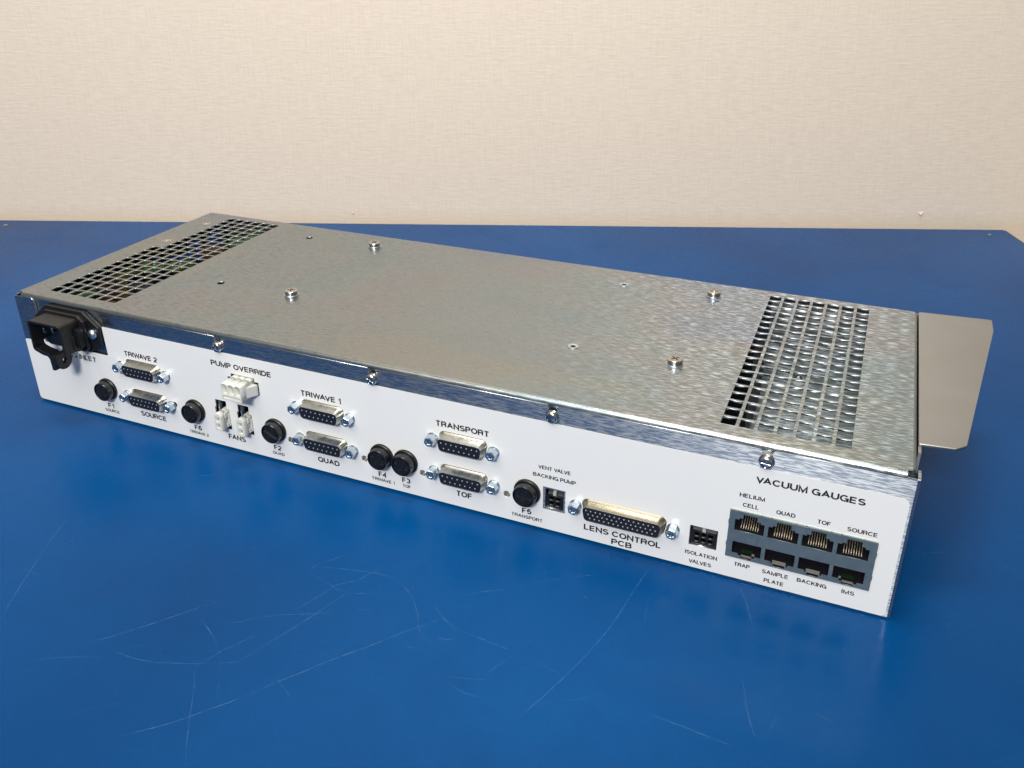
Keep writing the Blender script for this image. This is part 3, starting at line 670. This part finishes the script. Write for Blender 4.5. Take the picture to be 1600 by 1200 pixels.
# --- network jacks
e = empty('network_jack_block', unit, (429.3, 0, 12.2), 'eight way metal shielded network jack block in two rows')
PITCH = 14.25
sh_holes = []
for i in range(4):
    a = 2.3 + PITCH*i
    sh_holes.append([(a, 15.0), (a+12.6, 15.0), (a+12.6, 20.8), (a+10.9, 20.8), (a+10.9, 21.6), (a+9.3, 21.6), (a+9.3, 23.9), (a+3.3, 23.9), (a+3.3, 21.6), (a+1.7, 21.6), (a+1.7, 20.8), (a, 20.8)])
    sh_holes.append([(a, 8.9), (a, 2.7), (a+2.9, 2.7), (a+2.9, 1.7), (a+4.0, 1.7), (a+4.0, .5), (a+8.8, .5), (a+8.8, 1.7), (a+10.0, 1.7), (a+10.0, 2.7), (a+12.6, 2.7), (a+12.6, 8.9)])
obj('shield', sheet('shield', 'shield', rect(0, 60.2, 0, 25.0), sh_holes, .3, 'xz', -.9), e)
mb = MB()
xs = [0.2, 13.0, 14.2, 16.6, 17.8, 27.3, 28.5, 30.9, 32.1, 41.5, 42.7, 45.1, 46.3, 60.0]
for k in range(0, len(xs), 2): mb.box(xs[k], xs[k+1], -.85, 10, 25.0, 25.25)
for a, b in ((13.9, 17.0), (28.2, 31.3), (42.4, 45.5)): mb.box(a, b, -.7, 10, 24.6, 24.95)
mb.box(-.25, 0, -.85, 10, .2, 24.9); mb.box(60.2, 60.45, -.85, 10, .2, 24.9)
for zz in (5.5, 17.5): mb.box(60.3, 60.7, -.4, 2, zz, zz+2.2); mb.box(-.6, -.2, -.4, 2, zz, zz+2.2)
obj('shield_edge', mb.mesh('shield_edge', 'shield'), e)
ln = MB()
for i in range(4):
    a = 2.3 + PITCH*i
    for zb, zt_ in ((15.0, 23.9), (.5, 8.9)):
        ln.box(a-.5, a-.05, -.55, 12, zb-.3, zt_+.3).box(a+12.65, a+13.1, -.55, 12, zb-.3, zt_+.3)
        ln.box(a, a+12.6, 11.5, 12, zb-.3, zt_+.3)
        ln.box(a-.05, a+12.65, -.55, 12, zt_+.05, zt_+.4).box(a-.05, a+12.65, -.55, 12, zb-.4, zb-.05)
obj('liner', ln.mesh('liner', 'blackmatt'), e)
cm = MB()
for k in range(8):
    x = 2.75 + 1.02*k
    cm.add([(x-.14, -.1, .35), (x+.14, -.1, .35), (x+.14, 6.0, 4.2), (x-.14, 6.0, 4.2), (x-.14, -.1, .0), (x+.14, -.1, .0), (x+.14, 6.0, 3.8), (x-.14, 6.0, 3.8)],
           [(0,1,2,3),(7,6,5,4),(0,4,5,1),(1,5,6,2),(2,6,7,3),(3,7,4,0)])
    cm.lathe_y([(.05, -.35), (.3, -.2), (.3, .4), (.05, .5)], x, .25, 8)
cm = cm.mesh('contacts', 'gold', True)
for i in range(4): obj('contacts', cm, e, (2.3 + PITCH*i, .4, 15.6), kind='stuff')
for i, kind in enumerate('gssg'):
    a = 2.3 + PITCH*i
    if kind == 's':
        obj('latch_spring', MB().box(a+3.5, a+9.3, -.6, -.1, 1.5, 2.25).box(a+3.5, a+9.3, -.2, .3, 2.3, 3.0).mesh('latch_spring', 'springs'), e, bevel=.1)
    else:
        obj('indicator_board', MB().box(a+3.9, a+9.0, 1.6, 4.0, 2.15, 2.35).mesh('indicator_board', 'board'), e)
        obj('latch_spring', MB().box(a+4.2, a+8.8, -.3, .5, .9, 1.5).box(*( (a+8.8, a+10.0) if i == 0 else (a+2.6, a+3.6)), 0, .5, 2.3, 3.2).mesh('latch_spring', 'springs'), e)

# --- mains inlet with cord retaining shroud
ix, iz = 41.8, 56.5
e = empty('mains_inlet', unit, (ix, 0, iz), 'black moulded mains inlet with deep cord retaining shroud')
obj('backing_plate', MB().box(-40, 28, 2.95, 3.8, -20, 12).mesh('backing_plate', 'chassis'), e)
hexo = rounded([(-25, -7), (-14.5, -12.6), (14.5, -12.6), (25, -7), (25.2, 4.5), (14.5, 13), (-14.5, 13), (-25.2, 4.5)], 1.2, 3)
obj('flange', sheet('flange', 'black', hexo, [], 3.4, 'xz', -1.9, .4), e)
hexi = rounded([(-17, -9), (-14, -11.2), (14, -11.2), (17, -9), (17, 8), (13, 11.2), (-13, 11.2), (-17, 8)], 1.0, 3)
obj('raised_body', sheet('raised_body', 'black', hexi, [], 3.0, 'xz', -4.6, .3), e)
for s in (-1, 1):
    obj('fixing_screw', MB().lathe_y([(3.0, 0), (3.0, -.8), (2.7, -1.5), (1.9, -2.1), (.8, -2.4)], s*20, .2, 28).mesh('fixing_screw', 'zincbright', True), e, (0, -1.9, 0))
def wallpoly(poly, y0, y1, t, name, mat='black', bevel=.25):
    """open wall following a poly line in xz, thickness t inwards"""
    o_ = [Vector(p) for p in poly]; i_ = []
    for k, p in enumerate(o_):
        d1 = (o_[k]-o_[k-1]).normalized() if k else None
        d2 = (o_[k+1]-o_[k]).normalized() if k < len(o_)-1 else None
        ns = [Vector((-d.y, d.x)) for d in (d1, d2) if d]
        nn = sum(ns, Vector((0, 0))).normalized(); c = max(.4, nn.dot(ns[0]))
        i_.append(p + nn*t/c)
    mb = MB()
    prof = [tuple(p) for p in o_] + [tuple(p) for p in reversed(i_)]
    n = len(o_)
    for k in range(n-1):
        q = [o_[k], o_[k+1], i_[k+1], i_[k]]
        mb.loft([[(a.x, y0, a.y) for a in q], [(a.x, y1, a.y) for a in q]], True, True)
    me = mb.mesh(name, mat); bm = bmesh.new(); bm.from_mesh(me); bmesh.ops.remove_doubles(bm, verts=bm.verts, dist=1e-6)
    # drop the inner partition faces
    seen = {}
    for f in bm.faces:
        key = tuple(sorted(v.index for v in f.verts)); seen.setdefault(key, []).append(f)
    bmesh.ops.delete(bm, geom=[f for fs in seen.values() if len(fs) > 1 for f in fs], context='FACES_ONLY')
    bmesh.ops.recalc_face_normals(bm, faces=bm.faces); bm.to_mesh(me); bm.free(); return me
YF = -17.2
path = [(13.0, -9.0), (13.1, 6.6)] + arc(10.3, 7.0, 2.8, 0, 90, 5) + [(-9.8, 9.9)] + arc(-10.4, 7.7, 2.2, 90, 180, 5) + [(-12.6, -5.0)]
obj('shroud', wallpoly(path, YF, -4.4, 1.5, 'shroud'), e, bevel=.25)
path = [(-12.55, -3.5), (-12.6, -6.6)] + arc(-9.6, -7.0, 3.0, 180, 235, 4) + [(-6.0, -11.2), (-2.2, -11.6), (-1.0, -13.0), (-.6, -20.2)]
obj('lower_rim', wallpoly(path, YF - .02, -10.8, 2.4, 'lower_rim'), e, bevel=.25)
# side lobes with bolt holes
def lobe(x0_, x1_, yc, zc, r_, ztop, hole=1.6):
    o2 = [(yc - r_, ztop), (yc - r_, zc)] + [(yc + r_*math.cos(a), zc + r_*math.sin(a)) for a in [PI + PI*i/8 for i in range(1, 8)]] + [(yc + r_, zc), (yc + r_, ztop)]
    me = sheet('lobe', 'black', [(a, b) for a, b in o2], [circle(yc, zc, hole, 16)], x1_-x0_, 'xz', 0)
    for v in me.vertices: v.co = (x0_*S + v.co.y, v.co.x, v.co.z)
    finish(me, 'black'); return me
obj('clamp_lobe', lobe(1.3, 4.0, YF+5.6, -15.4, 5.4, -10.0), e, bevel=.2)
obj('clamp_web', MB().box(-.6, 3.0, YF+.05, YF+2.2, -19.5, -11.4).mesh('clamp_web', 'black'), e, bevel=.3)
obj('clamp_lobe', lobe(11.2, 13.6, YF+10.2, -5.6, 4.0, 1.0, 1.7), e, bevel=.2)
obj('side_wall_rib', MB().box(13.0, 16.2, -8.5, -3.9, -7, 4.6).mesh('side_wall_rib', 'black'), e, bevel=.4)
for x, z in ((-7, 2.2), (0.2, 3.4), (7, 2.2)):
    obj('contact_blade', MB().box(x-1, x+1, -12.5, -4.4, z-2, z+2).mesh('contact_blade', 'nickel'), e, bevel=.8)

# --- printing
def put(s, xc, zb, w, h, wt=.205):
    o = obj('lettering', text_mesh(s, w, h, weight=wt), lab_o, (xc, -.04, zb))
    o['label'] = 'black printed words ' + s
BIG = [('MAINS INLET', 42.0, 36.4, 30.8), ('TRIWAVE 2', 93.5, 45.7, 24.8), ('SOURCE', 94.6, 6.6, 19.6), ('PUMP OVERRIDE', 165.5, 52.4, 40.4), ('FANS', 155.6, 6.2, 12.0),
       ('TRIWAVE 1', 216.1, 45.7, 25.3), ('QUAD', 216.9, 6.0, 13.9), ('TRANSPORT', 298.2, 45.8, 29.3), ('TOF', 298.2, 6.7, 9.2), ('LENS CONTROL', 381.0, 6.0, 37.9), ('PCB', 381.0, 1.5, 10.1), ('VACUUM GAUGES', 459.9, 53.4, 44.0)]
for s, x, z, w in BIG: put(s, x, z, w, 3.25)
for s, x, w, t_, tw in (('F1', 61.3, 4.9, 'SOURCE', 11.4), ('F6', 127.8, 5.2, 'TRIWAVE 2', 13.9), ('F2', 183.5, 5.0, 'QUAD', 8.0), ('F4', 250.5, 5.0, 'TRIWAVE 1', 14.0), ('F3', 264.7, 4.9, 'TOF', 5.0), ('F5', 332.4, 5.1, 'TRANSPORT', 16.7)):
    put(s, x, 6.5, w, 3.1); put(t_, x + (.1 if s != 'F6' else 0), 3.45, tw, 1.95, .19)
SM = [('VENT VALVE', 346.5, 34.8, 16.5), ('BACKING PUMP', 346.5, 30.0, 21.8), ('ISOLATION', 418.4, 7.2, 14.7), ('VALVES', 418.3, 2.6, 10.4), ('HELIUM', 437.4, 44.5, 10.7), ('CELL', 437.3, 39.7, 6.9),
      ('QUAD', 452.0, 39.8, 8.0), ('TOF', 467.6, 39.8, 5.6), ('SOURCE', 482.8, 39.5, 12.0), ('TRAP', 436.8, 7.2, 7.1), ('SAMPLE', 451.4, 7.0, 11.5), ('PLATE', 451.3, 2.4, 8.7), ('BACKING', 466.9, 7.1, 12.5), ('IMS', 481.9, 7.1, 5.3)]
for s, x, z, w in SM: put(s, x, z, w, 2.1, .19)

# --- what shows through the vents
inn_ = empty('circuitry', unit, (0, 0, 0), 'circuit board with coils and capacitors seen through the left vent')
obj('circuit_board', MB().box(3, 150, 4, 172, 36, 37.6).mesh('circuit_board', 'board'), inn_)
def cyl(x, y, r, z0_, z1_, mat, name):
    obj(name, MB().lathe_z([(r, 0), (r, z1_-z0_-.6), (r-.6, z1_-z0_)], 0, 0, 20).mesh(name, mat, True), inn_, (x, y, z0_))
def tor(x, y, r, z_, mat, ax=0):
    mb = MB(); n1_, n2_ = 20, 8
    for i in range(n1_):
        pass
    rings = [[((r + 2.6*math.cos(2*PI*j/n2_))*math.cos(2*PI*i/n1_), (r + 2.6*math.cos(2*PI*j/n2_))*math.sin(2*PI*i/n1_), 2.8*math.sin(2*PI*j/n2_)) for j in range(n2_)] for i in range(n1_+1)]
    mb.loft(rings)
    o = obj('coil', mb.mesh('coil', mat, True), inn_, (x, y, z_)); o.rotation_euler = (random.uniform(-.3, .3)+ax, random.uniform(-.3, .3), 0)
for x, y, r in ((10, 138, 5), (22, 150, 5), (10, 120, 5), (24, 128, 5.5), (12, 100, 6), (30, 112, 5)): cyl(x, y, r, 37.6, random.uniform(60, 67), 'bluecap', 'capacitor')
for x, y, r in ((10, 75, 7), (24, 86, 6), (46, 150, 6), (50, 165, 5), (38, 96, 7), (10, 40, 6), (60, 130, 5)): tor(x, y, r, random.uniform(58, 64), 'greencap')
for x, y, w, d, mt_ in ((12, 66, 5, 4, 'yellow'), (54, 122, 5, 4, 'yellow'), (12, 56, 6, 5, 'brown'), (36, 134, 8, 6, 'brown'), (12, 90, 5, 3, 'brown')):
    obj('transformer', MB().box(-w, w, -d, d, 0, 24).mesh('transformer', mt_), inn_, (x, y, 37.6), bevel=.8)
for x, y in ((36, 62), (50, 84), (40, 30), (62, 60), (58, 30)):
    obj('heat_sink', MB().box(-7, 7, -5, 5, 0, 22).mesh('heat_sink', 'brown' if x == 40 else 'blackmatt'), inn_, (x, y, 37.6))
obj('silicone_pad', MB().box(28, 58, 8, 26, 60, 63).mesh('silicone_pad', 'greylump'), inn_, bevel=1)
# boxes added to blacken lid holes and the right vent's first column; rear boss
for mx_, my_ in ((108, 158), (107, 66)):
    obj('dark_fill_box', MB().box(mx_-16, mx_+14, my_-18, my_+14, 37.7, 70.5).mesh('dark_fill_box', 'blackmatt'), inn_)
obj('dark_fill_box', MB().box(330, 419.5, 110, 173, .3, 66).mesh('dark_fill_box', 'blackmatt'), inn_)
obj('rear_boss', MB().lathe_y([(4.2, 0), (4.2, -.8), (2.6, -1.0), (2.5, -3.0), (1.2, -3.0)], 0, 0, 24).mesh('rear_boss', 'nickel', True), unit, (440.6, D-1.35, 18.0))
